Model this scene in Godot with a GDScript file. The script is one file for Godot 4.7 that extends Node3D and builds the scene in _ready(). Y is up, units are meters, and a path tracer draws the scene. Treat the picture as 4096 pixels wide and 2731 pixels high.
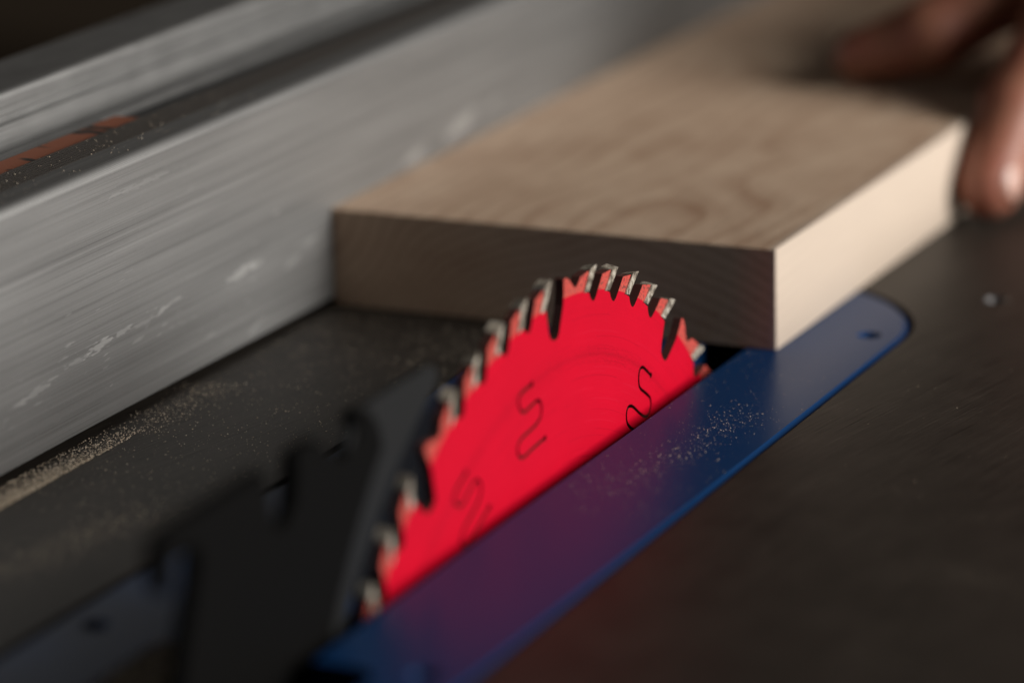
extends Node3D
# A table saw seen close: red blade, blue throat plate, board against the rip fence. All lengths below are in millimetres and turned into metres by mm().

const MM := 0.001
const BLADE_Y := -79.29      # height of the arbor under the table top
const BLADE_Z := -1.6        # middle of the blade's thickness
const FENCE_Z := -115.3      # face of the rip fence
const BOARD_X := 110.7       # sawn end of the board
const BOARD_T := 26.8        # its thickness
const BOARD_Z := 12.4        # its long side that faces the window
const PLATE_Z := -8.5        # middle line of the throat plate
const PLATE_R := 47.4        # half its width

var rng := RandomNumberGenerator.new()
var taken := {}
var mats := {}


func _ready() -> void:
	rng.seed = 77
	set_camera()
	set_light()
	make_materials()
	build_floor()
	build_table()
	build_plate()
	build_fence()
	build_blade()
	build_knife()
	build_board()
	build_hand()
	build_sawdust()


# ---------------------------------------------------------------- camera and light
func set_camera() -> void:
	var c := Camera3D.new()
	c.name = "camera"
	add_child(c)
	var r := Vector3(0.41986, -0.02090, 0.90735)
	var u := Vector3(0.25957, 0.96074, -0.09798)
	var f := Vector3(0.86968, -0.27666, -0.40880)
	c.transform = Transform3D(Basis(r, u, -f), mm(-726.79, 261.22, 331.16))
	c.near = 0.05
	c.far = 60.0
	c.fov = 2.0 * rad_to_deg(atan(1365.5 / 14534.7))
	var a := CameraAttributesPhysical.new()
	a.frustum_focal_length = 127.73
	a.frustum_focus_distance = 0.871
	a.exposure_aperture = 4.7
	a.frustum_near = 0.05
	a.frustum_far = 60.0
	c.attributes = a
	c.current = true


func set_light() -> void:
	var e := Environment.new()
	e.background_mode = Environment.BG_COLOR
	e.background_color = Color(0.013, 0.0095, 0.0065).linear_to_srgb()
	e.tonemap_mode = Environment.TONE_MAPPER_LINEAR
	e.tonemap_exposure = 1.0
	e.sdfgi_enabled = true
	e.ssao_enabled = true
	e.ssil_enabled = true
	var w := WorldEnvironment.new()
	w.name = "world_environment"
	w.environment = e
	add_child(w)
	# the workshop window, off to the right of the saw
	var l := AreaLight3D.new()
	l.name = "window_light"
	l.area_size = Vector2(0.46, 0.74)
	l.light_energy = 2.4
	l.light_color = Color(1.0, 0.975, 0.945)
	l.shadow_enabled = true
	add_child(l)
	l.look_at_from_position(mm(255, 410, 1090), mm(90, 10, -40))
	# an added fill lamp far behind the camera, to brighten the shaded sides
	var k := AreaLight3D.new()
	k.name = "added_fill_light"
	k.area_size = Vector2(1.6, 1.2)
	k.light_energy = 0.19
	k.light_color = Color(0.93, 0.97, 1.0)
	k.shadow_enabled = true
	add_child(k)
	k.look_at_from_position(mm(-2100, 1500, -1300), mm(60, 10, -40))


# ---------------------------------------------------------------- helpers
func mm(x: float, y: float, z: float) -> Vector3:
	return Vector3(x, y, z) * MM


func numbered(called: String) -> String:
	var n: int = taken.get(called, 0)
	taken[called] = n + 1
	return called if n == 0 else "%s_%03d" % [called, n]


func tag(o: Node, label: String, category: String, kind := "") -> void:
	if label:
		o.set_meta("label", label)
	if category:
		o.set_meta("category", category)
	if kind:
		o.set_meta("kind", kind)


func thing(called: String, label: String, category: String, at := Vector3.ZERO) -> Node3D:
	var o := Node3D.new()
	o.name = numbered(called)
	o.position = at
	add_child(o)
	tag(o, label, category)
	return o


func part(called: String, mesh: Mesh, m: Material, parent: Node) -> MeshInstance3D:
	var o := MeshInstance3D.new()
	o.name = called
	o.mesh = mesh
	o.material_override = m
	parent.add_child(o, true)
	return o


func new_st() -> SurfaceTool:
	var st := SurfaceTool.new()
	st.begin(Mesh.PRIMITIVE_TRIANGLES)
	return st


func quad(st: SurfaceTool, a: Vector3, b: Vector3, c: Vector3, d: Vector3, ua := Vector2.ZERO, ub := Vector2.ZERO, uc := Vector2.ZERO, ud := Vector2.ZERO) -> void:
	# a b c d clockwise as seen from outside
	for p in [[a, ua], [b, ub], [c, uc], [a, ua], [c, uc], [d, ud]]:
		st.set_uv(p[1])
		st.add_vertex(p[0])


# An outline in x,y (millimetres, anticlockwise seen from +z), given thickness along z.
func slab(outline: PackedVector2Array, zb: float, zf: float, uv_scale: float, bevel := 0.3) -> ArrayMesh:
	var st := new_st()
	var rim := outline
	if Geometry2D.is_polygon_clockwise(rim):
		rim.reverse()
	var o := PackedVector2Array()
	var m := rim.size()
	for i in m:
		var d := ((rim[(i + 1) % m] - rim[i]).normalized() + (rim[i] - rim[(i + m - 1) % m]).normalized()).normalized()
		o.append(rim[i] + Vector2(-d.y, d.x) * bevel)
	var z0 := zb
	var z1 := zf
	var idx := Geometry2D.triangulate_polygon(o)
	st.set_smooth_group(-1)
	for i in range(0, idx.size(), 3):
		var a := o[idx[i]]
		var b := o[idx[i + 1]]
		var c := o[idx[i + 2]]
		if (b - a).cross(c - a) > 0.0:
			var t := b
			b = c
			c = t
		for p in [a, b, c]:
			st.set_uv(p * uv_scale + Vector2(0.5, 0.5))
			st.add_vertex(mm(p.x, p.y, z1))
		for p in [a, c, b]:
			st.set_uv(p * uv_scale + Vector2(0.5, 0.5))
			st.add_vertex(mm(p.x, p.y, z0))
	for i in o.size():
		var a := o[i]
		var b := o[(i + 1) % o.size()]
		var ua := a * uv_scale + Vector2(0.5, 0.5)
		var ub := b * uv_scale + Vector2(0.5, 0.5)
		var ra := rim[i]
		var rb := rim[(i + 1) % o.size()]
		quad(st, mm(a.x, a.y, z1), mm(b.x, b.y, z1), mm(rb.x, rb.y, z1 - bevel), mm(ra.x, ra.y, z1 - bevel), ua, ub, ub, ua)
		quad(st, mm(ra.x, ra.y, z1 - bevel), mm(rb.x, rb.y, z1 - bevel), mm(rb.x, rb.y, z0 + bevel), mm(ra.x, ra.y, z0 + bevel), ua, ub, ub, ua)
		quad(st, mm(ra.x, ra.y, z0 + bevel), mm(rb.x, rb.y, z0 + bevel), mm(b.x, b.y, z0), mm(a.x, a.y, z0), ua, ub, ub, ua)
	st.generate_normals()
	return st.commit()


# A cross-section in z,y (millimetres) run along x; smooth where "soft" marks the point.
func extrusion(profile: Array, x0: float, x1: float, u_per_mm: float, v_per_mm: float) -> ArrayMesh:
	var st := new_st()
	var s := 0.0
	var area := 0.0
	for i in profile.size():
		var a: Vector2 = profile[i]
		var b: Vector2 = profile[(i + 1) % profile.size()]
		area += a.cross(b)
	var flip := area > 0.0
	for i in profile.size():
		var a: Vector2 = profile[i]
		var b: Vector2 = profile[(i + 1) % profile.size()]
		var t := s + a.distance_to(b)
		st.set_smooth_group(0 if a.distance_to(b) < 0.9 else -1)
		var p := [mm(x0, a.y, a.x), mm(x1, a.y, a.x), mm(x1, b.y, b.x), mm(x0, b.y, b.x)]
		var q := [Vector2(x0 * u_per_mm, s * v_per_mm), Vector2(x1 * u_per_mm, s * v_per_mm), Vector2(x1 * u_per_mm, t * v_per_mm), Vector2(x0 * u_per_mm, t * v_per_mm)]
		if flip:
			quad(st, p[0], p[3], p[2], p[1], q[0], q[3], q[2], q[1])
		else:
			quad(st, p[0], p[1], p[2], p[3], q[0], q[1], q[2], q[3])
		s = t
	st.set_smooth_group(-1)
	var poly := PackedVector2Array(profile)
	var idx := Geometry2D.triangulate_polygon(poly)
	for i in range(0, idx.size(), 3):
		var a := poly[idx[i]]
		var b := poly[idx[i + 1]]
		var c := poly[idx[i + 2]]
		if (b - a).cross(c - a) < 0.0:
			var k := b
			b = c
			c = k
		for v in [a, b, c]:
			st.set_uv(v * 0.01)
			st.add_vertex(mm(x0, v.y, v.x))
		for v in [a, c, b]:
			st.set_uv(v * 0.01)
			st.add_vertex(mm(x1, v.y, v.x))
	st.generate_normals()
	return st.commit()


func arc(out: Array, cx: float, cy: float, r: float, from_deg: float, to_deg: float, n: int) -> void:
	for i in n + 1:
		var t := deg_to_rad(lerpf(from_deg, to_deg, float(i) / n))
		out.append(Vector2(cx + cos(t) * r, cy + sin(t) * r))


func texture(im: Image) -> ImageTexture:
	return ImageTexture.create_from_image(im)


func noise(seed_: int, freq: float, octaves := 3) -> FastNoiseLite:
	var n := FastNoiseLite.new()
	n.seed = seed_
	n.noise_type = FastNoiseLite.TYPE_SIMPLEX_SMOOTH
	n.frequency = freq
	n.fractal_octaves = octaves
	return n


func srgb(r: float, g: float, b: float) -> Color:
	return Color(r, g, b).linear_to_srgb()


func mat(called: String, color: Color, rough: float, metal := 0.0) -> StandardMaterial3D:
	var m := StandardMaterial3D.new()
	m.resource_name = called
	m.albedo_color = color
	m.roughness = rough
	m.metallic = metal
	mats[called] = m
	return m


# ---------------------------------------------------------------- materials
func make_materials() -> void:
	mat("table_iron", Color.WHITE, 0.5, 0.1)
	mats.table_iron.metallic_specular = 0.38
	var grind := grinding_image()
	mats.table_iron.albedo_texture = texture(grind[0])
	mats.table_iron.heightmap_enabled = true
	mats.table_iron.heightmap_texture = texture(grind[1])
	mats.table_iron.heightmap_scale = 0.012
	mat("dark_casting", srgb(0.02, 0.018, 0.016), 0.8)

	var p := mat("blue_anodising", srgb(0.004, 0.031, 0.105), 0.35, 0.1)
	p.metallic_specular = 0.25
	mat("bare_metal", srgb(0.13, 0.13, 0.135), 0.4, 0.9)
	mat("set_screw_steel", srgb(0.42, 0.44, 0.46), 0.3, 1.0)

	var fence := mat("fence_aluminium", Color.WHITE, 0.58, 0.97)
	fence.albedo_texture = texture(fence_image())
	mat("black_strip", srgb(0.045, 0.040, 0.036), 0.5)
	mat("orange_tape", Color.WHITE, 0.6)
	var tape := Image.create(256, 64, false, Image.FORMAT_RGB8)
	var grime := noise(81, 0.035, 3)
	for y in 64:
		for x in 256:
			tape.set_pixel(x, y, srgb(0.26, 0.085, 0.043).lerp(srgb(0.02, 0.018, 0.016), smoothstep(0.22, 0.4, grime.get_noise_2d(x, y * 1.5))))
	mats.orange_tape.albedo_texture = texture(tape)
	mat("black_tape", srgb(0.012, 0.013, 0.014), 0.5)
	mat("glide_black", srgb(0.006, 0.006, 0.006), 0.8)

	var red := mat("red_paint", Color.WHITE, 0.46)
	red.metallic_specular = 0.32
	red.albedo_texture = texture(blade_image())
	mat("blade_edge_steel", srgb(0.10, 0.035, 0.03), 0.5, 0.3)
	var carbide := mat("carbide", Color.WHITE, 0.24, 0.35)
	carbide.albedo_texture = texture(carbide_image())
	carbide.uv1_triplanar = true
	carbide.uv1_world_triplanar = true
	carbide.uv1_scale = Vector3.ONE / 0.022
	mat("knife_steel", srgb(0.016, 0.017, 0.018), 0.42, 0.3)
	mat("black_plastic", srgb(0.004, 0.004, 0.004), 0.5)
	mats.black_plastic.metallic_specular = 0.15

	wood_materials()
	var skin := mat("skin", Color.WHITE, 0.5)
	skin.albedo_texture = texture(skin_image())
	skin.uv1_triplanar = true
	skin.uv1_scale = Vector3.ONE / 0.09
	skin.subsurf_scatter_enabled = true
	skin.subsurf_scatter_strength = 0.06
	mat("nail", srgb(0.42, 0.23, 0.18), 0.32)
	mat("sleeve_cloth", srgb(0.018, 0.014, 0.013), 0.9)
	mat("sawdust", Color.WHITE, 0.85)
	mats.sawdust.vertex_color_use_as_albedo = true
	mat("floor_wood", srgb(0.05, 0.026, 0.012), 0.7)


func grinding_image() -> Array:
	# fine grinding lines along u, over slow stains; wraps round
	var n := 1024
	var h := PackedFloat32Array()
	h.resize(n * n)
	h.fill(0.5)
	var g := RandomNumberGenerator.new()
	g.seed = 5
	for k in 9000:
		var y := g.randi_range(0, n - 1)
		var x := g.randi_range(0, n - 1)
		var len_ := int(30.0 + 220.0 * g.randf() * g.randf())
		var d := g.randf_range(-0.22, 0.22)
		var y2 := (y + 1) % n
		for i in len_:
			var fade := sin(PI * i / len_)
			h[y * n + (x + i) % n] += d * fade
			h[y2 * n + (x + i) % n] += d * fade * 0.7
	var slow := noise(8, 0.008, 5)
	var fine := noise(9, 0.09, 2)
	var col := Image.create(n, n, false, Image.FORMAT_RGB8)
	var hi := Image.create(n, n, false, Image.FORMAT_RGB8)
	for y in n:
		for x in n:
			var v := clampf(h[y * n + x], 0.0, 1.0)
			hi.set_pixel(x, y, Color(v, v, v))
			var s := 0.5 + 0.5 * slow.get_noise_2d(minf(x, n - x), minf(y, n - y))
			var f := 0.5 + 0.5 * fine.get_noise_2d(x, y)
			var b := 0.023 * (0.52 + 0.50 * s + 0.25 * f + 1.5 * (v - 0.5))
			col.set_pixel(x, y, srgb(b * 1.14, b * 0.96, b * 0.80))
	return [col, hi]


func fence_image() -> Image:
	# u: 450 mm along the fence from x = -90; v: 64 mm of face, rows from the bottom up, then the top
	var w := 2048
	var hgt := 512
	var im := Image.create(w, hgt, false, Image.FORMAT_RGB8)
	var g := RandomNumberGenerator.new()
	g.seed = 21
	var rows := PackedFloat32Array()
	rows.resize(hgt)
	var rn := noise(31, 0.05, 4)
	for y in hgt:
		rows[y] = 0.295 + 0.042 * rn.get_noise_1d(y) + g.randf_range(-0.015, 0.015)
	var grain := noise(33, 0.35, 2)
	var cloud := noise(34, 0.006, 3)
	for y in hgt:
		for x in w:
			var b := rows[y] * (1.0 + 0.10 * grain.get_noise_2d(x * 1.6, y * 2.2) + 0.14 * cloud.get_noise_2d(x * 0.35, y * 2.5))
			im.set_pixel(x, y, srgb(b * 0.985, b, b * 1.005))
	# long drawing lines
	for k in 700:
		var y := g.randi_range(1, hgt - 2)
		var x := g.randi_range(0, w - 1)
		var d := g.randf_range(0.88, 1.08)
		for i in g.randi_range(150, 1100):
			var xx := (x + i) % w
			im.set_pixel(xx, y, im.get_pixel(xx, y) * d)
	# sparkle of the metal, painted into the colour as pale specks
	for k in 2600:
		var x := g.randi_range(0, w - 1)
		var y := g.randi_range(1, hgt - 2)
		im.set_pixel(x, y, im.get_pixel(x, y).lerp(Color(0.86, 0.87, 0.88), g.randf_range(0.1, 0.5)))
	var small := []
	for k in 90:
		small.append([g.randf_range(-80.0, 200.0), g.randfn(21.0, 7.0) if k % 3 else g.randf_range(5.0, 58.0), g.randf_range(0.4, 2.4), g.randf_range(0.15, 0.45), g.randf_range(0.2, 0.6)])
	# scuffs of pale dust and resin rubbed on by passing boards: [x, y above the table, half length, half height, strength]
	var edge := noise(35, 0.06, 3)
	var streak := noise(36, 0.5, 1)
	for s in [[-9.6, 20.9, 5.0, 1.5, 0.85], [-20.0, 19.9, 6.0, 0.6, 0.55], [1.0, 21.6, 4.5, 0.7, 0.7], [11.0, 21.2, 5.0, 0.7, 0.45], [20.5, 22.0, 2.6, 0.9, 0.75], [27.0, 22.8, 3.0, 0.5, 0.6], [60.5, 21.6, 6.5, 1.7, 0.8], [68.5, 21.5, 4.0, 0.9, 0.6], [87.0, 17.4, 3.2, 1.0, 0.55], [99.0, 20.6, 3.0, 1.4, 0.6], [93.0, 21.0, 4.0, 0.8, 0.4], [66.5, 5.4, 2.0, 2.2, 0.45], [161.0, 30.0, 7.0, 1.8, 0.75], [192.0, 32.5, 8.0, 3.2, 0.85], [214.0, 34.0, 6.0, 1.6, 0.5], [-38.0, 17.6, 5.0, 1.1, 0.55], [-46.0, 16.6, 4.0, 0.6, 0.5], [-32.0, 18.6, 3.0, 0.4, 0.5], [12.0, 55.5, 16.0, 0.7, 0.30], [40.0, 8.6, 30.0, 0.3, 0.18]] + small:
		var cx: float = (s[0] + 90.0) / 450.0 * w
		var cy: float = (s[1] - 2.3) / 64.0 * hgt
		var rx: float = s[2] / 450.0 * w
		var ry: float = s[3] / 64.0 * hgt
		for y in range(int(cy - ry * 1.6), int(cy + ry * 1.6) + 1):
			for x in range(int(cx - rx * 1.6), int(cx + rx * 1.6) + 1):
				if y < 0 or y >= hgt or x < 0 or x >= w:
					continue
				var d := Vector2((x - cx - (y - cy) * 1.2) / rx, (y - cy) / ry).length()
				var v := 1.0 - d + 0.75 * edge.get_noise_2d(x * 0.8, y * 2.0) + 0.35 * streak.get_noise_1d(y * 1.3)
				v = smoothstep(0.0, 0.25, v) * 0.6 * float(s[4])
				im.set_pixel(x, y, im.get_pixel(x, y).lerp(srgb(0.72, 0.73, 0.73), v))
	return im


func blade_image() -> Image:
	var n := 2048
	var im := Image.create(n, n, false, Image.FORMAT_RGB8)
	var turned := noise(41, 0.9, 2)
	var cloud := noise(42, 0.004, 3)
	var worn := noise(43, 0.06, 3)
	var specks := noise(44, 0.35, 1)
	for y in n:
		for x in n:
			var px := (float(x) / n - 0.5) * 260.0
			var py := (float(y) / n - 0.5) * 260.0
			if py < 60.0:
				continue
			var r := sqrt(px * px + py * py)
			var c := Color(0.52, 0.0004, 0.018)
			c *= 1.0 + 0.05 * turned.get_noise_1d(r * 9.0) + 0.06 * cloud.get_noise_2d(x, y)
			if r > 118.8:
				# the ground rim, with the paint thin on it
				var t := 0.75 + 0.25 * worn.get_noise_2d(x, y)
				c = c.lerp(Color(0.50, 0.10, 0.075), t)
				var soot := smoothstep(0.18, 0.34, worn.get_noise_2d(x * 1.9 + 300.0, y * 1.9))
				c = c.lerp(Color(0.11, 0.05, 0.045), soot * 0.8)
			var ring := absf(r - 103.6)
			if ring < 0.9:
				c *= 1.0 - 0.13 * (1.0 - ring / 0.9)
			if absf(r - 103.6) < 2.2 and specks.get_noise_2d(x, y) > 0.62:
				c *= 0.45
			if r < 118.6 and r > 113.0 and specks.get_noise_2d(x + 900.0, y) > 0.70:
				c *= 0.7
			im.set_pixel(x, y, c.linear_to_srgb())
	# fine arcs scratched by passing wood, some with pale dust in them
	var g := RandomNumberGenerator.new()
	g.seed = 45
	for k in 260:
		var r := g.randf_range(70.0, 118.5)
		var a0 := g.randf_range(-70.0, 60.0)
		var span := g.randf_range(1.5, 16.0)
		var light := g.randf() < 0.5
		var steps := int(span * r * 0.0175 * 8.0)
		var strength := g.randf_range(0.04, 0.16)
		for i in steps:
			var p := polar(r + 0.3 * sin(i * 0.01), a0 + span * i / steps)
			var x := int((p.x / 260.0 + 0.5) * n)
			var y := int((p.y / 260.0 + 0.5) * n)
			if x < 0 or y < 0 or x >= n or y >= n:
				continue
			var c := im.get_pixel(x, y)
			im.set_pixel(x, y, c.lerp(Color(0.92, 0.45, 0.45), strength) if light else c.darkened(strength))
	return im


func carbide_image() -> Image:
	var n := 256
	var im := Image.create(n, n, false, Image.FORMAT_RGB8)
	var a := noise(51, 0.03, 4)
	for y in n:
		for x in n:
			var v := a.get_noise_2d(x, y)
			var c := Color(0.44, 0.39, 0.32).lerp(Color(0.07, 0.055, 0.045), 0.7 * smoothstep(0.1, 0.3, v))
			c = c.lerp(Color(0.75, 0.70, 0.60), smoothstep(0.15, 0.35, -v))
			im.set_pixel(x, y, c.linear_to_srgb())
	return im


func skin_image() -> Image:
	var n := 256
	var im := Image.create(n, n, false, Image.FORMAT_RGB8)
	var a := noise(71, 0.02, 4)
	var b := noise(72, 0.12, 2)
	for y in n:
		for x in n:
			var c := Color(0.25, 0.112, 0.068).lerp(Color(0.29, 0.098, 0.068), clampf(0.5 + 1.2 * a.get_noise_2d(x, y), 0.0, 1.0))
			c *= 1.0 + 0.16 * b.get_noise_2d(x, y)
			im.set_pixel(x, y, c.linear_to_srgb())
	return im


func wood_materials() -> void:
	var wobble := noise(61, 0.008, 2)
	var fibre := noise(62, 0.5, 2)
	var figure := noise(63, 0.035, 2)
	var blotch := noise(64, 0.02, 3)
	# colour of the wood at a place in the plank, in millimetres
	var wood := func(x: float, y: float, z: float, end: bool) -> float:
		var dz := z + 22.0
		var dy := y + 62.0
		var r := sqrt(dz * dz * 0.8 + dy * dy) + 9.0 * wobble.get_noise_3d(x * 0.6, y * 2.0, z * 1.8)
		var t := fposmod(r / 3.6, 1.0)
		var line := smoothstep(0.45, 0.96, t) * (1.0 - smoothstep(0.96, 1.0, t))
		var fib := fibre.get_noise_3d(x * (0.9 if end else 0.035), y * 1.5, z * 1.5)
		return clampf(0.40 * line + 0.24 * fib + 0.12, -0.2, 1.0)
	var pale := Color(0.63, 0.47, 0.345)
	var brown := Color(0.32, 0.18, 0.11)
	for face in ["top", "end", "side"]:
		var w := 1024
		var h := 512 if face == "top" else 128
		var im := Image.create(w, h, false, Image.FORMAT_RGB8)
		for j in h:
			for i in w:
				var a := (i + 0.5) / w
				var b := (j + 0.5) / h
				var c: Color
				if face == "top":
					var x := BOARD_X + a * 330.0
					var z := FENCE_Z + b * 127.7
					var v: float = wood.call(x, BOARD_T, z, false)
					var fig := figure.get_noise_2d((x + z * 0.9) * 1.5, (z - x * 0.25) * 0.8)
					c = pale.lerp(brown, clampf(v + 0.15 * fig + 0.25 * blotch.get_noise_2d(x, z), 0.0, 1.0))
				elif face == "end":
					var z := FENCE_Z + a * 127.7
					var y := b * BOARD_T
					var v: float = wood.call(BOARD_X, y, z, true)
					c = pale.lerp(brown, clampf(v + 0.25 * blotch.get_noise_2d(z * 1.2, y * 2.5), 0.0, 1.0))
				else:
					var x := BOARD_X + a * 330.0
					var y := b * BOARD_T
					var v: float = wood.call(x, y, BOARD_Z, false)
					c = pale.lerp(brown, clampf(v + 0.25 * blotch.get_noise_2d(x, y * 2.5), 0.0, 1.0))
				# the last millimetres by the long side turn to a paler, greyer tone
				var depth := 0.0 if face == "side" else BOARD_Z - (FENCE_Z + (b if face == "top" else a) * 127.7)
				var along := a * 330.0 if face != "end" else 0.0
				c = c.lerp(Color(0.53, 0.46, 0.39), 0.8 * smoothstep(2.6, 0.4, depth + 0.8 * blotch.get_noise_2d(along, b * 20.0)))
				im.set_pixel(i, j, c.linear_to_srgb())
		# open pores, short dark dashes along the grain
		if face == "top":
			for k in 5000:
				var i := rng.randi_range(0, w - 30)
				var j := rng.randi_range(0, h - 1)
				for q in rng.randi_range(3, 16):
					im.set_pixel(i + q, j, im.get_pixel(i + q, j).darkened(0.10))
		var m := mat("wood_" + face, Color.WHITE, 0.55 if face == "top" else 0.75)
		m.albedo_texture = texture(im)


# ---------------------------------------------------------------- the setting
func build_floor() -> void:
	var b := BoxMesh.new()
	b.size = Vector3(6, 0.04, 6)
	var o := part("floor", b, mats.floor_wood, self)
	o.position = Vector3(1.0, -0.88, -1.0)
	tag(o, "", "", "structure")


const NEAR_END := -190.0    # centres of the plate's two round ends
const FAR_END := 131.0
const SLOT := [-132.0, 129.0, -7.5, 4.5]
const SCREWS := [[132.7, 29.8], [-127.5, 28.6], [-127.5, -46.6], [132.7, -46.6]]
const GRIND := 0.181        # the grinding lines run at this angle to the blade


func stadium(r: float, n := 40) -> PackedVector2Array:
	# in x,z
	var out: Array = []
	arc(out, FAR_END, PLATE_Z, r, -90.0, 90.0, n)
	arc(out, NEAR_END, PLATE_Z, r, 90.0, 270.0, n)
	return PackedVector2Array(out)


func box_outline(x0: float, x1: float, z0: float, z1: float) -> PackedVector2Array:
	return PackedVector2Array([Vector2(x0, z0), Vector2(x1, z0), Vector2(x1, z1), Vector2(x0, z1)])


func circle(x: float, z: float, r: float, n := 28) -> PackedVector2Array:
	var out := PackedVector2Array()
	for i in n:
		out.append(Vector2(x + cos(TAU * i / n) * r, z + sin(TAU * i / n) * r))
	return out


# A level sheet at height y with openings; xs and zs are lines of division, at least one through each opening.
func sheet(st: SurfaceTool, outline: PackedVector2Array, holes: Array, xs: Array, zs: Array, y: float, uv: Transform2D) -> void:
	for i in xs.size() - 1:
		for k in zs.size() - 1:
			var cells := Geometry2D.intersect_polygons(outline, box_outline(xs[i], xs[i + 1], zs[k], zs[k + 1]))
			for h in holes:
				var left: Array[PackedVector2Array] = []
				for c in cells:
					left.append_array(Geometry2D.clip_polygons(c, h))
				cells = left
			for c in cells:
				var idx := Geometry2D.triangulate_polygon(c)
				for t in range(0, idx.size(), 3):
					var q := [c[idx[t]], c[idx[t + 1]], c[idx[t + 2]]]
					if (q[1] - q[0]).cross(q[2] - q[0]) < 0.0:
						q.reverse()
					for p in q:
						st.set_normal(Vector3.UP)
						st.set_uv(uv * p)
						st.add_vertex(mm(p.x, y, p.y))


# Walls between outline a at height ya and outline b at height yb. Seen from inside the outline when inward is true.
func wall_ring(st: SurfaceTool, a: PackedVector2Array, ya: float, b: PackedVector2Array, yb: float, inward: bool, uv: Transform2D) -> void:
	var turn := -1.0 if Geometry2D.is_polygon_clockwise(a) else 1.0
	for i in a.size():
		var j := (i + 1) % a.size()
		var p := [mm(a[i].x, ya, a[i].y), mm(a[j].x, ya, a[j].y), mm(b[j].x, yb, b[j].y), mm(b[i].x, yb, b[i].y)]
		var t := [uv * a[i], uv * a[j], uv * b[j], uv * b[i]]
		var n: Vector3 = (p[2] - p[0]).cross(p[1] - p[0]).normalized()
		var mid := (a[i] + a[j]) / 2.0
		var along := (a[j] - a[i]).normalized()
		var outward := Vector2(along.y, -along.x) * turn
		var side := n.x * outward.x + n.z * outward.y
		if (side > 0.0) == inward:
			p = [p[1], p[0], p[3], p[2]]
			t = [t[1], t[0], t[3], t[2]]
			n = -n
		for k in [0, 1, 2, 0, 2, 3]:
			st.set_normal(n)
			st.set_uv(t[k])
			st.add_vertex(p[k])


func build_table() -> void:
	var uv := Transform2D(-GRIND, Vector2.ZERO).scaled(Vector2.ONE / 200.0)
	var st := new_st()
	var edge := box_outline(-520, 900, -186, 420)
	var hole := stadium(PLATE_R + 0.9)
	var ledge := box_outline(-150, 140, -34, 20)
	var drill := circle(176.7, 50.3, 3.6)
	sheet(st, edge, [hole, drill], [-520.0, -100.0, 176.7, 900.0], [-186.0, PLATE_Z, 50.3, 420.0], 0.0, uv)
	wall_ring(st, hole, 0.0, hole, -8.4, true, uv)
	sheet(st, hole, [ledge], [-300.0, 0.0, 300.0], [-100.0, PLATE_Z, 100.0], -8.4, uv)
	wall_ring(st, ledge, -8.4, ledge, -14.0, true, uv)
	wall_ring(st, circle(176.7, 50.3, 2.3), -1.3, circle(176.7, 50.3, 2.3), -9.0, true, uv)
	wall_ring(st, edge, 0.0, edge, -14.0, false, uv)
	sheet(st, edge, [ledge], [-520.0, 0.0, 900.0], [-186.0, PLATE_Z, 420.0], -14.0, uv)
	var t := part("table", st.commit(), mats.table_iron, self)
	tag(t, "", "", "structure")
	st = new_st()
	wall_ring(st, drill, 0.0, circle(176.7, 50.3, 2.3), -1.6, true, uv)
	part("countersink", st.commit(), mats.bare_metal, t)
	# the dark inside of the saw under the opening
	st = new_st()
	var lo := mm(-200, -230, -70)
	var hi := mm(190, -14.2, 60)
	var c := []
	for i in 8:
		c.append(Vector3(lo.x if i & 1 == 0 else hi.x, lo.y if i & 2 == 0 else hi.y, lo.z if i & 4 == 0 else hi.z))
	quad(st, c[0], c[1], c[5], c[4])
	quad(st, c[0], c[2], c[3], c[1])
	quad(st, c[4], c[5], c[7], c[6])
	quad(st, c[0], c[4], c[6], c[2])
	quad(st, c[1], c[3], c[7], c[5])
	st.generate_normals()
	var s := part("saw_cabinet", st.commit(), mats.dark_casting, self)
	tag(s, "", "", "structure")


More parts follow.
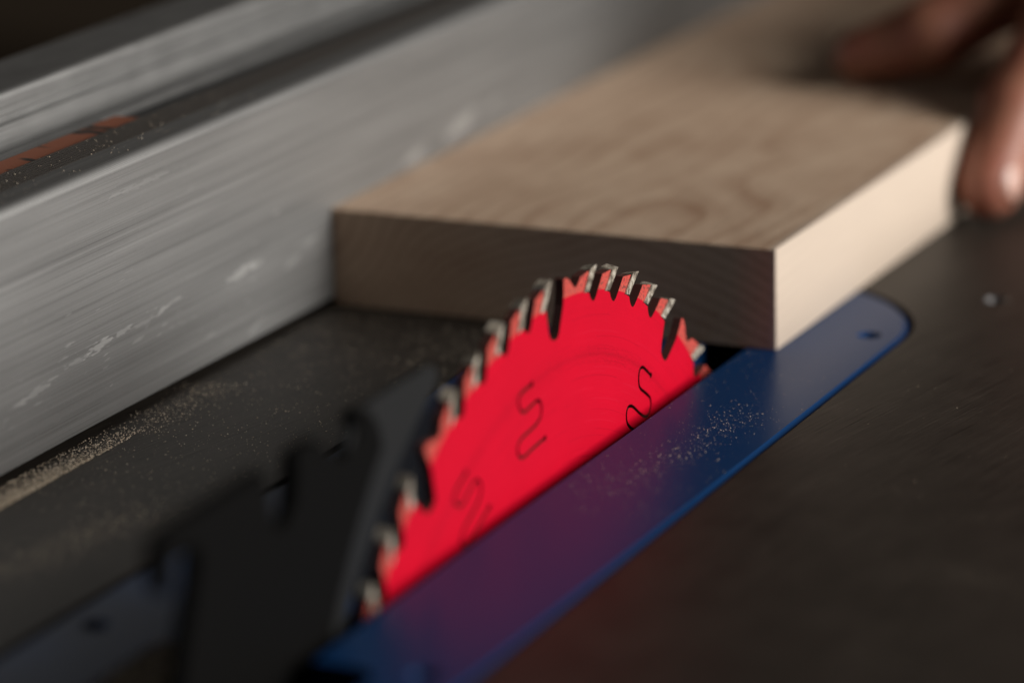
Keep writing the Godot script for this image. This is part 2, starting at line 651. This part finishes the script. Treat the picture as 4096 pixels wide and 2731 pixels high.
# ---------------------------------------------------------------- throat plate
func build_plate() -> void:
	var p := thing("throat_plate", "glossy blue throat plate let into the table around the red blade", "throat plate")
	var uv := Transform2D.IDENTITY.scaled(Vector2.ONE / 100.0)
	var st := new_st()
	var top := stadium(PLATE_R - 1.5)
	var rim := stadium(PLATE_R)
	# one opening: the narrow slot for the blade, wider behind it for the knife
	var o: Array = [Vector2(SLOT[1], SLOT[2]), Vector2(SLOT[1], SLOT[3]), Vector2(-129.0, SLOT[3])]
	arc(o, -134, 15, 5, 0, 90, 8)
	arc(o, -182, 15, 5, 90, 180, 8)
	arc(o, -182, -25, 5, 180, 270, 8)
	arc(o, -134, -25, 5, 270, 360, 8)
	o.append(Vector2(-129.0, SLOT[2]))
	var opening := PackedVector2Array(o)
	var holes: Array = [opening]
	for h in SCREWS:
		holes.append(circle(h[0], h[1], 3.3))
	sheet(st, top, holes, [-300.0, -127.5, 132.7, 300.0], [-100.0, -46.6, -1.75, 28.9, 100.0], 0.0, uv)
	wall_ring(st, top, 0.0, rim, -1.5, false, uv)
	wall_ring(st, rim, -1.5, rim, -8.0, false, uv)
	wall_ring(st, opening, 0.0, opening, -8.0, true, uv)
	for h in SCREWS:
		wall_ring(st, circle(h[0], h[1], 3.3), 0.0, circle(h[0], h[1], 2.3), -1.2, true, uv)
		wall_ring(st, circle(h[0], h[1], 2.3), -1.2, circle(h[0], h[1], 2.3), -8.0, true, uv)
	part("plate", st.commit(), mats.blue_anodising, p)
	for h in SCREWS:
		var cyl := CylinderMesh.new()
		cyl.top_radius = 2.2 * MM
		cyl.bottom_radius = 2.2 * MM
		cyl.height = 4.0 * MM
		cyl.radial_segments = 24
		var s := part("set_screw", cyl, mats.set_screw_steel, p)
		s.position = mm(h[0], -8.4, h[1])


# ---------------------------------------------------------------- fence
func build_fence() -> void:
	var f := thing("rip_fence", "scuffed grey aluminium rip fence standing along the board and table", "rip fence")
	var x0 := -260.0
	var x1 := 760.0
	# profile in z,y, going up the face from its foot; the texture's v follows this order
	var p: Array = []
	p.append(Vector2(FENCE_Z, 2.3))
	arc(p, FENCE_Z - 2.8, 61.1, 2.8, 0, 90, 8)
	p.append(Vector2(-124.2, 63.9))
	p.append(Vector2(-124.2, 62.0))
	p.append(Vector2(-134.6, 62.0))
	p.append(Vector2(-134.6, 2.3))
	var face := extrusion(p, x0, x1, 1.0 / 450.0, 1.0 / 64.0)
	mats.fence_aluminium.uv1_offset = Vector3(0.2, 0, 0)
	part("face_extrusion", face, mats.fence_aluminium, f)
	# ribbed strip let into the top
	var r: Array = [Vector2(-124.3, 62.05)]
	var ribs := 8
	for i in ribs:
		var a := -124.35 - i * 1.27
		r.append(Vector2(a, 63.2))
		r.append(Vector2(a - 0.12, 63.95))
		r.append(Vector2(a - 0.83, 63.95))
		r.append(Vector2(a - 0.95, 63.2))
	r.append(Vector2(-134.5, 62.05))
	part("ribbed_strip", extrusion(r, x0, x1, 0.01, 0.01), mats.black_strip, f)
	# channel behind it
	var ch: Array = [Vector2(-134.8, 60.0), Vector2(-146.0, 60.0), Vector2(-146.0, 62.6), Vector2(-148.5, 62.6), Vector2(-148.5, 59.0), Vector2(-155.2, 59.0), Vector2(-155.2, 50.0), Vector2(-134.8, 50.0)]
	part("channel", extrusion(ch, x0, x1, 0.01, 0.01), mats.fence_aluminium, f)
	var tape: Array = [Vector2(-134.9, 60.1), Vector2(-134.9, 63.4), Vector2(-142.6, 63.4), Vector2(-142.6, 60.1)]
	part("orange_scale", extrusion(tape, x0, 47.0, 0.01, 0.01), mats.orange_tape, f)
	var tape2: Array = [Vector2(-136.0, 60.1), Vector2(-136.0, 61.2), Vector2(-145.0, 61.2), Vector2(-145.0, 60.1)]
	part("black_slide", extrusion(tape2, 49.0, x1, 0.01, 0.01), mats.black_tape, f)
	# rear beam
	var b: Array = []
	b.append(Vector2(-155.4, 3.0))
	b.append(Vector2(-155.4, 66.5))
	b.append(Vector2(-156.4, 67.2))
	b.append(Vector2(-156.4, 68.6))
	b.append(Vector2(-155.4, 69.3))
	arc(b, -157.2, 73.2, 1.8, 0, 90, 8)
	b.append(Vector2(-177.0, 75.0))
	b.append(Vector2(-177.0, 3.0))
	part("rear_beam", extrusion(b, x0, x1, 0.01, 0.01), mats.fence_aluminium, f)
	# glide under it, set back from the face
	var g: Array = [Vector2(-122.0, 0.05), Vector2(-122.0, 2.25), Vector2(-132.0, 2.25), Vector2(-132.0, 0.05)]
	part("glide_strip", extrusion(g, x0, x1, 0.01, 0.01), mats.glide_black, f)
	var g2: Array = [Vector2(-158.0, 0.05), Vector2(-158.0, 2.95), Vector2(-174.0, 2.95), Vector2(-174.0, 0.05)]
	part("glide_strip", extrusion(g2, x0, x1, 0.01, 0.01), mats.glide_black, f)
	var w: Array = [Vector2(-134.65, 20.0), Vector2(-134.65, 49.9), Vector2(-155.35, 49.9), Vector2(-155.35, 20.0)]
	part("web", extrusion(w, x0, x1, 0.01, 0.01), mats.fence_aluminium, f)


# ---------------------------------------------------------------- blade
func polar(r: float, deg: float) -> Vector2:
	# measured clockwise from straight up
	var t := deg_to_rad(deg)
	return Vector2(sin(t) * r, cos(t) * r)


func build_blade() -> void:
	var b := thing("saw_blade", "red circular saw blade with carbide teeth rising through the blue plate", "saw blade", mm(0, BLADE_Y, 0))
	var outline: Array = []
	var teeth: Array = []
	var step := 6.024
	for g in 10:
		var base := 11.711 + 36.0 * (g - 2)
		for k in 5:
			var a := base + k * step
			teeth.append(a)
			# back of the tooth up to the carbide seat, the seat, then the gullet after it
			for q in [[122.5, -3.75], [123.6, -1.5], [123.5, -1.3], [118.75, -2.65], [118.45, -1.9], [118.3, -1.15]]:
				outline.append(polar(q[0], a + q[1]))
			if k < 4:
				for q in [[117.2, -0.72], [116.5, -0.25], [116.25, 0.12], [116.35, 0.5], [117.1, 0.88], [118.9, 1.40], [120.8, 1.88]]:
					outline.append(polar(q[0], a + q[1]))
			else:
				for q in [[117.4, -1.05], [114.7, -0.76], [112.4, -0.45], [111.1, -0.1], [110.3, 0.6], [110.0, 1.4], [110.25, 2.05], [111.2, 2.45], [112.6, 2.72], [115.0, 3.18], [117.3, 3.58], [120.4, 3.72], [123.2, 3.66], [123.55, 3.95], [123.3, 4.5], [122.5, 5.25], [121.2, 6.0], [120.45, 6.6], [120.35, 7.1], [121.0, 7.5]]:
					outline.append(polar(q[0], a + q[1]))
	var pts := PackedVector2Array(outline)
	pts.reverse()
	var z1 := -0.5
	var z0 := -2.7
	# painted sides and bare edges are two parts of one steel disc
	var st := new_st()
	st.set_smooth_group(-1)
	var se := new_st()
	se.set_smooth_group(-1)
	# S-shaped expansion slots traced from the photograph, cut right through
	var s := [[103.85, -6.13], [104.04, -7.93], [104.1, -9.4], [103.4, -10.2], [102.2, -10.35], [100.9, -10.14], [99.5, -9.5], [98.95, -8.6], [98.97, -7.3], [98.98, -5.04], [98.5, -4.25], [97.46, -3.75], [95.66, -3.66], [94.4, -4.2], [93.7, -5.4], [93.5, -7.4], [93.75, -10.0], [93.5, -11.4], [92.7, -12.15], [91.4, -12.25], [90.0, -11.8], [89.1, -10.9], [88.8, -9.4], [88.75, -7.22], [88.63, -2.92]]
	var slits: Array = []
	for turn in [0.0, -20.35, 40.25]:
		var line := PackedVector2Array()
		for q in s:
			line.append(polar(q[0], q[1] + turn))
		slits.append(slit(line, 0.40))
	# the disc in sectors, each dividing line running through a slot
	var at := [-28.35, -8.0, 32.25, 110.0, 190.0, 270.0, 331.65]
	for k in 6:
		var pie := PackedVector2Array([Vector2.ZERO])
		for i in 9:
			pie.append(polar(180.0, lerpf(at[k], at[k + 1], i / 8.0)))
		var cells := Geometry2D.intersect_polygons(pts, pie)
		for sl in slits:
			var left: Array[PackedVector2Array] = []
			for c in cells:
				left.append_array(Geometry2D.clip_polygons(c, sl))
			cells = left
		for c in cells:
			var idx := Geometry2D.triangulate_polygon(c)
			for i in range(0, idx.size(), 3):
				var t := [c[idx[i]], c[idx[i + 1]], c[idx[i + 2]]]
				if (t[1] - t[0]).cross(t[2] - t[0]) > 0.0:
					t.reverse()
				for v in t:
					st.set_uv(v / 260.0 + Vector2(0.5, 0.5))
					st.add_vertex(mm(v.x, v.y, z1))
				t.reverse()
				for v in t:
					st.set_uv(v / 260.0 + Vector2(0.5, 0.5))
					st.add_vertex(mm(v.x, v.y, z0))
	for sl in slits:
		var w: PackedVector2Array = sl
		if not Geometry2D.is_polygon_clockwise(w):
			w.reverse()
		for i in w.size():
			var a := w[i]
			var c := w[(i + 1) % w.size()]
			quad(se, mm(a.x, a.y, z1), mm(c.x, c.y, z1), mm(c.x, c.y, z0), mm(a.x, a.y, z0))
	for i in pts.size():
		var a := pts[i]
		var c := pts[(i + 1) % pts.size()]
		quad(se, mm(a.x, a.y, z1), mm(c.x, c.y, z1), mm(c.x, c.y, z0), mm(a.x, a.y, z0))
	st.generate_normals()
	se.generate_normals()
	var body := part("blade_body", st.commit(), mats.red_paint, b)
	part("cut_edge", se.commit(), mats.blade_edge_steel, body)
	# carbide tips, ground to alternate bevels; three shapes shared by all
	var shapes := [tip_mesh(0.55), tip_mesh(-0.55), tip_mesh(0.0)]
	for i in teeth.size():
		var a: float = teeth[i]
		var m := part("carbide_tip", shapes[2 if i % 5 == 4 else i % 2], mats.carbide, b)
		m.rotation.z = -deg_to_rad(a)
	# arbor, under the table
	var cyl := CylinderMesh.new()
	cyl.top_radius = 15.0 * MM
	cyl.bottom_radius = 15.0 * MM
	cyl.height = 62.0 * MM
	var arb := part("arbor", cyl, mats.set_screw_steel, b)
	arb.rotation.x = PI / 2
	arb.position = mm(0, 0, -34.2)


func tip_mesh(bevel: float) -> ArrayMesh:
	# the tooth stands at angle 0, its cutting face towards +x
	var st := new_st()
	st.set_smooth_group(-1)
	var f := [polar(125.0, 0.05), polar(124.15, -1.45), polar(118.6, -2.75), polar(118.75, -1.5)]
	var zf := [-0.02, -0.05, -0.22, -0.20]
	var zb := [-3.18, -3.15, -2.98, -3.0]
	var a := []
	var c := []
	for i in 4:
		var lift := bevel if i < 2 else 0.0
		a.append(mm(f[i].x, f[i].y + minf(lift, 0.0), zf[i]))
		c.append(mm(f[i].x, f[i].y - maxf(lift, 0.0), zb[i]))
	quad(st, a[0], a[3], a[2], a[1])
	quad(st, c[0], c[1], c[2], c[3])
	for i in 4:
		var j := (i + 1) % 4
		quad(st, a[i], a[j], c[j], c[i])
	st.generate_normals()
	return st.commit()


func slit(line: PackedVector2Array, half: float) -> PackedVector2Array:
	# smooth the traced line, give it a width and a small round hole at each end
	var cv := Curve2D.new()
	for i in line.size():
		var t := (line[mini(i + 1, line.size() - 1)] - line[maxi(i - 1, 0)]) / 6.0
		cv.add_point(line[i], -t, t)
	var p := cv.tessellate_even_length(5, 0.5)
	var out: PackedVector2Array = Geometry2D.offset_polyline(p, half, Geometry2D.JOIN_ROUND, Geometry2D.END_ROUND)[0]
	for e in [p[0], p[p.size() - 1]]:
		out = Geometry2D.merge_polygons(out, circle(e.x, e.y, half * 1.8, 14))[0]
	return out


# ---------------------------------------------------------------- riving knife
func build_knife() -> void:
	var c := Vector2(0, BLADE_Y)
	var root := thing("riving_knife", "grey steel riving knife with black notched guard mount, curving up behind the blade", "riving knife")
	# steel crescent: its inner edge follows the blade up to the round tip
	var o := PackedVector2Array()
	for i in 25:
		o.append(polar(131.0, lerpf(-96.0, -27.5, i / 24.0)) + c)
	for q in [[-58.6, 39.6], [-59.2, 41.0], [-61.0, 42.1], [-64.0, 42.6], [-80.0, 42.6], [-97.0, 42.3]]:
		o.append(Vector2(q[0], q[1]))
	for i in 9:
		o.append(polar(152.0, lerpf(-42.0, -94.0, i / 8.0)) + c)
	part("knife_blade", slab(o, -2.7, -0.5, 0.01), mats.knife_steel, root)
	# black mount clamped on the steel, notched along its top
	var b := PackedVector2Array()
	for i in 17:
		b.append(polar(lerpf(132.0, 141.0, pow(i / 16.0, 1.6)), lerpf(-92.0, -38.0, i / 16.0)) + c)
	for q in [[-88.0, 36.5], [-91.0, 40.5], [-94.0, 42.2], [-97.0, 42.3], [-98.4, 41.4], [-98.2, 39.8], [-97.4, 38.6], [-98.6, 36.2], [-102.5, 34.6], [-107.0, 35.0], [-110.5, 37.0], [-112.6, 40.4], [-115.5, 41.8], [-123.0, 41.8], [-124.6, 40.4], [-125.0, 36.0], [-126.0, 31.0], [-128.6, 28.2], [-132.0, 28.0], [-134.6, 30.0], [-135.6, 35.0], [-136.0, 40.4], [-137.4, 41.8], [-172.0, 41.6], [-177.0, 40.6], [-178.4, 37.0], [-178.0, 31.0], [-176.6, 29.4], [-175.0, 29.8], [-174.2, 34.0], [-172.0, 36.4], [-166.5, 36.0], [-164.2, 33.0], [-165.5, 28.0], [-171.0, 15.0], [-174.5, 4.0], [-172.0, -30.0], [-160.0, -90.0]]:
		b.append(Vector2(q[0], q[1]))
	part("guard_mount", slab(b, -3.6, 0.4, 0.01, 0.5), mats.black_plastic, root)


# ---------------------------------------------------------------- board
func build_board() -> void:
	var b := thing("wooden_board", "thick pale hardwood board pressed against the fence with a hand on it", "board", mm(BOARD_X, 0, 0))
	var x1 := 640.0
	var z0 := FENCE_Z + 0.25
	var y0 := 0.15
	var e := 0.35
	var l := x1 - BOARD_X
	# faces a little inside the arrises, arrises as chamfers
	var st := new_st()
	quad(st, mm(e, BOARD_T, z0), mm(l, BOARD_T, z0), mm(l, BOARD_T, BOARD_Z - e), mm(e, BOARD_T, BOARD_Z - e), Vector2(0, 0), Vector2(l / 330.0, 0), Vector2(l / 330.0, 1), Vector2(0, 1))
	quad(st, mm(0, BOARD_T - e, z0), mm(e, BOARD_T, z0), mm(e, BOARD_T, BOARD_Z - e), mm(0, BOARD_T - e, BOARD_Z - e), Vector2(0, 0), Vector2(0.01, 0), Vector2(0.01, 1), Vector2(0, 1))
	st.generate_normals()
	part("top_face", st.commit(), mats.wood_top, b)
	st = new_st()
	quad(st, mm(0, y0, z0), mm(0, BOARD_T - e, z0), mm(0, BOARD_T - e, BOARD_Z - e), mm(0, y0, BOARD_Z - e), Vector2(0, 0), Vector2(0, 1), Vector2(1, 1), Vector2(1, 0))
	st.generate_normals()
	part("sawn_end", st.commit(), mats.wood_end, b)
	st = new_st()
	var u := l / 330.0
	quad(st, mm(e, y0, BOARD_Z), mm(e, BOARD_T - e, BOARD_Z), mm(l, BOARD_T - e, BOARD_Z), mm(l, y0, BOARD_Z), Vector2(0, 0), Vector2(0, 1), Vector2(u, 1), Vector2(u, 0))
	quad(st, mm(e, BOARD_T - e, BOARD_Z), mm(e, BOARD_T, BOARD_Z - e), mm(l, BOARD_T, BOARD_Z - e), mm(l, BOARD_T - e, BOARD_Z), Vector2(0, 0.98), Vector2(0, 1), Vector2(u, 1), Vector2(u, 0.98))
	quad(st, mm(0, y0, BOARD_Z - e), mm(0, BOARD_T - e, BOARD_Z - e), mm(e, BOARD_T - e, BOARD_Z), mm(e, y0, BOARD_Z), Vector2(0, 0), Vector2(0, 1), Vector2(0.01, 1), Vector2(0.01, 0))
	quad(st, mm(0, BOARD_T - e, BOARD_Z - e), mm(e, BOARD_T, BOARD_Z - e), mm(e, BOARD_T - e, BOARD_Z), mm(e, BOARD_T - e, BOARD_Z))
	# underside, back and far end
	quad(st, mm(0, y0, z0), mm(0, y0, BOARD_Z - e), mm(l, y0, BOARD_Z - e), mm(l, y0, z0))
	quad(st, mm(0, y0, BOARD_Z - e), mm(e, y0, BOARD_Z), mm(l, y0, BOARD_Z), mm(l, y0, BOARD_Z - e))
	quad(st, mm(0, y0, z0), mm(l, y0, z0), mm(l, BOARD_T, z0), mm(0, BOARD_T, z0))
	quad(st, mm(l, y0, z0), mm(l, y0, BOARD_Z), mm(l, BOARD_T, BOARD_Z), mm(l, BOARD_T, z0))
	st.generate_normals()
	part("long_side", st.commit(), mats.wood_side, b)


# ---------------------------------------------------------------- hand
func build_hand() -> void:
	# joints in millimetres with radii; a left hand, thumb on top of the board, fingers down its side
	var j := {
		"wrist": [424, 100, 72, 25], "arm": [500, 116, 98, 29],
		"i0": [325, 77, 46, 12], "i1": [298, 51, 31, 11.2], "i2": [277, 29.5, 23.6, 10.3], "i3": [258.5, 10.4, 22.0, 9.5],
		"m0": [343, 82, 57, 12], "m1": [321, 54, 37, 10.8], "m2": [301, 31, 26.5, 9.8], "m3": [284, 11, 24.0, 8.9],
		"r0": [360, 82, 68, 11.5], "r1": [342, 56, 47, 10.2], "r2": [323, 34, 34, 9.2], "r3": [308, 15, 29, 8.4],
		"l0": [377, 78, 78, 10.5], "l1": [361, 56, 59, 9.0], "l2": [346, 38, 47, 8.0], "l3": [334, 22, 40, 7.4],
		"t0": [364, 81, 36, 16], "t1": [324, 58, 9, 12.8], "t2": [306, 43.5, -12, 11], "t3": [304, 36.2, -33, 8.9],
		"p0": [407, 95, 62, 20], "p1": [362, 84, 53, 16], "p2": [393, 86, 76, 16],
	}
	var bones := [["wrist", "arm", 12], ["p0", "wrist", 12], ["p0", "i0", 9], ["p0", "m0", 9], ["p0", "r0", 9], ["p2", "l0", 9], ["p0", "p2", 9], ["p1", "p0", 9], ["t0", "p0", 9], ["t0", "i0", 8], ["t0", "t1", 6], ["t1", "t2", 4], ["t2", "t3", 4]]
	for f in ["i", "m", "r", "l"]:
		for k in 3:
			bones.append([f + str(k), f + str(k + 1), 3.5])
	var lo := Vector3(244, 0, -46)
	var hi := Vector3(500, 150, 132)
	var cell := 2.4
	var nx := int((hi.x - lo.x) / cell) + 1
	var ny := int((hi.y - lo.y) / cell) + 1
	var nz := int((hi.z - lo.z) / cell) + 1
	var field := PackedFloat32Array()
	field.resize(nx * ny * nz)
	field.fill(40.0)
	for bo in bones:
		var a: Array = j[bo[0]]
		var b: Array = j[bo[1]]
		var k: float = bo[2]
		var pa := Vector3(a[0], a[1], a[2])
		var pb := Vector3(b[0], b[1], b[2])
		var ra: float = a[3]
		var rb: float = b[3]
		var reach := maxf(ra, rb) + 14.0
		var mn := (pa.min(pb) - Vector3.ONE * reach - lo) / cell
		var mx := (pa.max(pb) + Vector3.ONE * reach - lo) / cell
		var ab := pb - pa
		var inv := 1.0 / ab.length_squared()
		for zi in range(maxi(0, int(mn.z)), mini(nz, int(mx.z) + 2)):
			for yi in range(maxi(0, int(mn.y)), mini(ny, int(mx.y) + 2)):
				for xi in range(maxi(0, int(mn.x)), mini(nx, int(mx.x) + 2)):
					var q := lo + Vector3(xi, yi, zi) * cell
					var t := clampf((q - pa).dot(ab) * inv, 0.0, 1.0)
					var d := q.distance_to(pa + ab * t) - lerpf(ra, rb, t)
					var n := (zi * ny + yi) * nx + xi
					var h := maxf(k - absf(field[n] - d), 0.0) / k
					field[n] = minf(field[n], d) - h * h * k * 0.25
	var mesh := surface_net(field, nx, ny, nz, lo, cell)
	var base := Vector3(300, 26.8, 0)
	var p := thing("person", "left hand with bent fingers holding the board down, thumb on top", "person", base * MM)
	var body := part("hand", mesh, mats.skin, p)
	body.position = -base * MM
	# nails on the thumb and the first finger
	for nn in [[Vector3(257.0, 13.0, 31.0), Vector3(-0.66, -0.74, -0.06), Vector3(-0.2, 0.2, 1.0)], [Vector3(301.5, 44.3, -31.0), Vector3(-0.05, -0.28, -0.95), Vector3(-0.35, 0.9, -0.3)]]:
		var nm := part("fingernail", nail_mesh(), mats.nail, p)
		var up: Vector3 = nn[2]
		var fw: Vector3 = nn[1]
		fw = fw.normalized()
		up = (up - fw * up.dot(fw)).normalized()
		nm.transform = Transform3D(Basis(fw.cross(up), up, -fw), (nn[0] - base) * MM)
	# cuff of a dark sleeve round the forearm
	var st := new_st()
	st.set_smooth_group(0)
	var ax := (Vector3(500, 116, 98) - Vector3(424, 100, 72)).normalized()
	var s1 := ax.cross(Vector3.UP).normalized()
	var s2 := s1.cross(ax)
	var prof := [[38.0, 27.5], [36.0, 31.5], [40.0, 34.5], [60.0, 36.5], [100.0, 39.0], [200.0, 46.0], [330.0, 52.0]]
	for k in prof.size() - 1:
		for i in 28:
			var q := []
			for e in [[k, i], [k + 1, i], [k + 1, i + 1], [k, i + 1]]:
				var an: float = TAU * e[1] / 28.0
				var rr: float = prof[e[0]][1] * (1.0 + 0.025 * sin(an * 3.0 + e[0] * 1.7))
				q.append((Vector3(424, 100, 72) + ax * prof[e[0]][0] + (s1 * cos(an) + s2 * sin(an)) * rr - base) * MM)
			quad(st, q[0], q[1], q[2], q[3])
	st.generate_normals()
	part("sleeve", st.commit(), mats.sleeve_cloth, p)


func nail_mesh() -> ArrayMesh:
	var st := new_st()
	st.set_smooth_group(0)
	var grid := []
	for v in 9:
		var row := []
		for u in 9:
			var a := (u / 8.0 - 0.5) * 2.0
			var b := (v / 8.0 - 0.5) * 2.0
			var w := 5.0 * sqrt(maxf(0.0, 1.0 - pow(absf(b), 3.5) * 0.8))
			row.append(mm(a * w, 0.9 - 1.9 * a * a - 0.5 * b * b, b * 6.0))
		grid.append(row)
	for v in 8:
		for u in 8:
			quad(st, grid[v][u], grid[v][u + 1], grid[v + 1][u + 1], grid[v + 1][u])
	st.generate_normals()
	return st.commit()


func surface_net(f: PackedFloat32Array, nx: int, ny: int, nz: int, lo: Vector3, cell: float) -> ArrayMesh:
	var ids := {}
	var verts := PackedVector3Array()
	var st := new_st()
	st.set_smooth_group(0)
	var off := [0, 1, nx, nx + 1, nx * ny, nx * ny + 1, nx * ny + nx, nx * ny + nx + 1]
	var edges := [[0, 1], [2, 3], [4, 5], [6, 7], [0, 2], [1, 3], [4, 6], [5, 7], [0, 4], [1, 5], [2, 6], [3, 7]]
	var corner := [Vector3(0, 0, 0), Vector3(1, 0, 0), Vector3(0, 1, 0), Vector3(1, 1, 0), Vector3(0, 0, 1), Vector3(1, 0, 1), Vector3(0, 1, 1), Vector3(1, 1, 1)]
	for z in nz - 1:
		for y in ny - 1:
			for x in nx - 1:
				var n := (z * ny + y) * nx + x
				var inside := 0
				for k in 8:
					if f[n + off[k]] < 0.0:
						inside += 1
				if inside == 0 or inside == 8:
					continue
				var s := Vector3.ZERO
				var c := 0
				for e in edges:
					var a := f[n + off[e[0]]]
					var b := f[n + off[e[1]]]
					if (a < 0.0) != (b < 0.0):
						s += corner[e[0]].lerp(corner[e[1]], a / (a - b))
						c += 1
				ids[n] = verts.size()
				verts.append((lo + (Vector3(x, y, z) + s / c) * cell) * MM)
	for i in verts.size():
		st.add_vertex(verts[i])
	for n in ids:
		var x: int = n % nx
		var y: int = (n / nx) % ny
		var z: int = n / (nx * ny)
		var here: bool = f[n] < 0.0
		for ax in [[1, nx, nx * ny, x, y, z], [nx, nx * ny, 1, y, z, x], [nx * ny, 1, nx, z, x, y]]:
			if (f[n + ax[0]] < 0.0) == here or ax[4] == 0 or ax[5] == 0:
				continue
			var q := [n, n - ax[1], n - ax[1] - ax[2], n - ax[2]]
			if not (ids.has(q[1]) and ids.has(q[2]) and ids.has(q[3])):
				continue
			if not here:
				q.reverse()
			# clockwise seen from outside
			for k in [0, 2, 1, 0, 3, 2]:
				st.add_index(ids[q[k]])
	st.generate_normals()
	return st.commit()


# ---------------------------------------------------------------- sawdust
func flake() -> ArrayMesh:
	var st := new_st()
	var g := RandomNumberGenerator.new()
	g.seed = 3
	var p := [Vector3(-0.5, 0, -0.2), Vector3(0.1, -0.05, -0.5), Vector3(0.55, 0.1, 0.1), Vector3(-0.05, 0, 0.5), Vector3(0.0, 0.5, 0.0)]
	for t in [[0, 1, 4], [1, 2, 4], [2, 3, 4], [3, 0, 4], [0, 3, 2], [0, 2, 1]]:
		for k in [0, 2, 1]:
			st.add_vertex(p[t[k]])
	st.generate_normals()
	return st.commit()


func dust(called: String, label: String, spots: Array, shape: Mesh) -> void:
	var mmesh := MultiMesh.new()
	mmesh.transform_format = MultiMesh.TRANSFORM_3D
	mmesh.use_colors = true
	mmesh.mesh = shape
	mmesh.instance_count = spots.size()
	for i in spots.size():
		var s: Array = spots[i]
		var p: Vector3 = s[0]
		var size: float = s[1]
		var b := Basis.from_euler(Vector3(rng.randf_range(-0.5, 0.5), rng.randf() * TAU, rng.randf_range(-0.5, 0.5)))
		b = b.scaled(Vector3(size * rng.randf_range(0.7, 1.6), size * rng.randf_range(0.5, 0.9), size * rng.randf_range(0.6, 1.1)))
		mmesh.set_instance_transform(i, Transform3D(b.scaled(Vector3.ONE * MM), p * MM))
		var t := rng.randf()
		mmesh.set_instance_color(i, Color(0.50, 0.40, 0.29).lerp(Color(0.72, 0.64, 0.52), t))
	var o := MultiMeshInstance3D.new()
	o.name = called
	o.multimesh = mmesh
	o.material_override = mats.sawdust
	add_child(o)
	tag(o, label, "sawdust", "stuff")


func build_sawdust() -> void:
	var shape := flake()
	var a: Array = []
	# drift left along the fence, thick towards the outfeed end
	for i in 12000:
		var x := -7.0 - 130.0 * pow(rng.randf(), 0.75)
		var thick := clampf((-7.0 - x) / 60.0, 0.0, 1.0)
		var z := lerpf(-105.6, -114.6, pow(rng.randf(), 1.5))
		if rng.randf() > 0.15 + 0.85 * thick and rng.randf() > 0.25:
			continue
		if z < -110.5 and rng.randf() < 0.45:
			continue
		a.append([Vector3(x, 0.10 + 0.35 * rng.randf() * thick, z), rng.randf_range(0.16, 0.50)])
	for i in 600:
		var x := rng.randf_range(-10.0, 34.0)
		a.append([Vector3(x, 0.12, rng.randfn(-107.0, 4.0)), rng.randf_range(0.12, 0.38)])
	for i in 900:
		var t := rng.randf()
		a.append([Vector3(lerpf(-112.0, -58.0, t) + rng.randfn(0, 7.0), 0.12, lerpf(-84.0, -73.0, t) + rng.randfn(0, 4.4)), rng.randf_range(0.12, 0.40)])
	for i in 2600:
		a.append([Vector3(rng.randf_range(-70.0, 108.0), 0.1, rng.randf_range(-113.0, -58.0)), 0.10 + 0.35 * pow(rng.randf(), 3.0)])
	for i in 500:
		a.append([Vector3(rng.randf_range(-90.0, 240.0), 0.1, rng.randf_range(41.0, 150.0)), 0.08 + 0.25 * pow(rng.randf(), 3.0)])
	for i in 260:
		a.append([Vector3(-35.0 + rng.randfn(0, 5.0), 0.1, 110.0 + rng.randfn(0, 9.0)), 0.08 + 0.2 * pow(rng.randf(), 2.0)])
	dust("sawdust_on_table", "pale sawdust drifted and scattered on the dark table by the fence", a, shape)
	var b: Array = []
	for i in 800:
		var t := rng.randf()
		var x := lerpf(-14.0, 62.0, pow(t, 0.8)) + rng.randfn(0, 5.0)
		b.append([Vector3(x, 0.08, clampf(lerpf(17.0, 27.0, t) + rng.randfn(0, 4.2), 4.6, 36.6)), 0.07 + 0.30 * pow(rng.randf(), 3.0)])
	for i in 800:
		b.append([Vector3(rng.randf_range(-30.0, 108.0), 0.08, rng.randf_range(4.6, 36.8)), 0.05 + 0.24 * pow(rng.randf(), 4.0)])
	for i in 60:
		b.append([Vector3(rng.randf_range(-20.0, 40.0), 0.08, rng.randf_range(-40.0, -10.0)), 0.10 + 0.3 * pow(rng.randf(), 3.0)])
	dust("sawdust_on_plate", "fine white dust specks scattered on the blue plate beside the blade", b, shape)
	var c: Array = []
	for i in 420:
		var x := rng.randf_range(-45.0, 80.0)
		c.append([Vector3(x, 64.05, rng.randf_range(-134.0, -117.6)), 0.08 + 0.42 * pow(rng.randf(), 3.0)])
	dust("sawdust_on_fence", "sawdust crumbs lying on the ribbed top of the fence", c, shape)
	var d: Array = []
	for i in 2600:
		d.append([Vector3(rng.randf_range(-187.0, -129.5), -1.0 + 0.8 * rng.randf(), rng.randf_range(-29.8, -6.0)), rng.randf_range(0.5, 1.2)])
	dust("sawdust_on_ledge", "tan sawdust caught on the ledge inside the plate opening", d, shape)
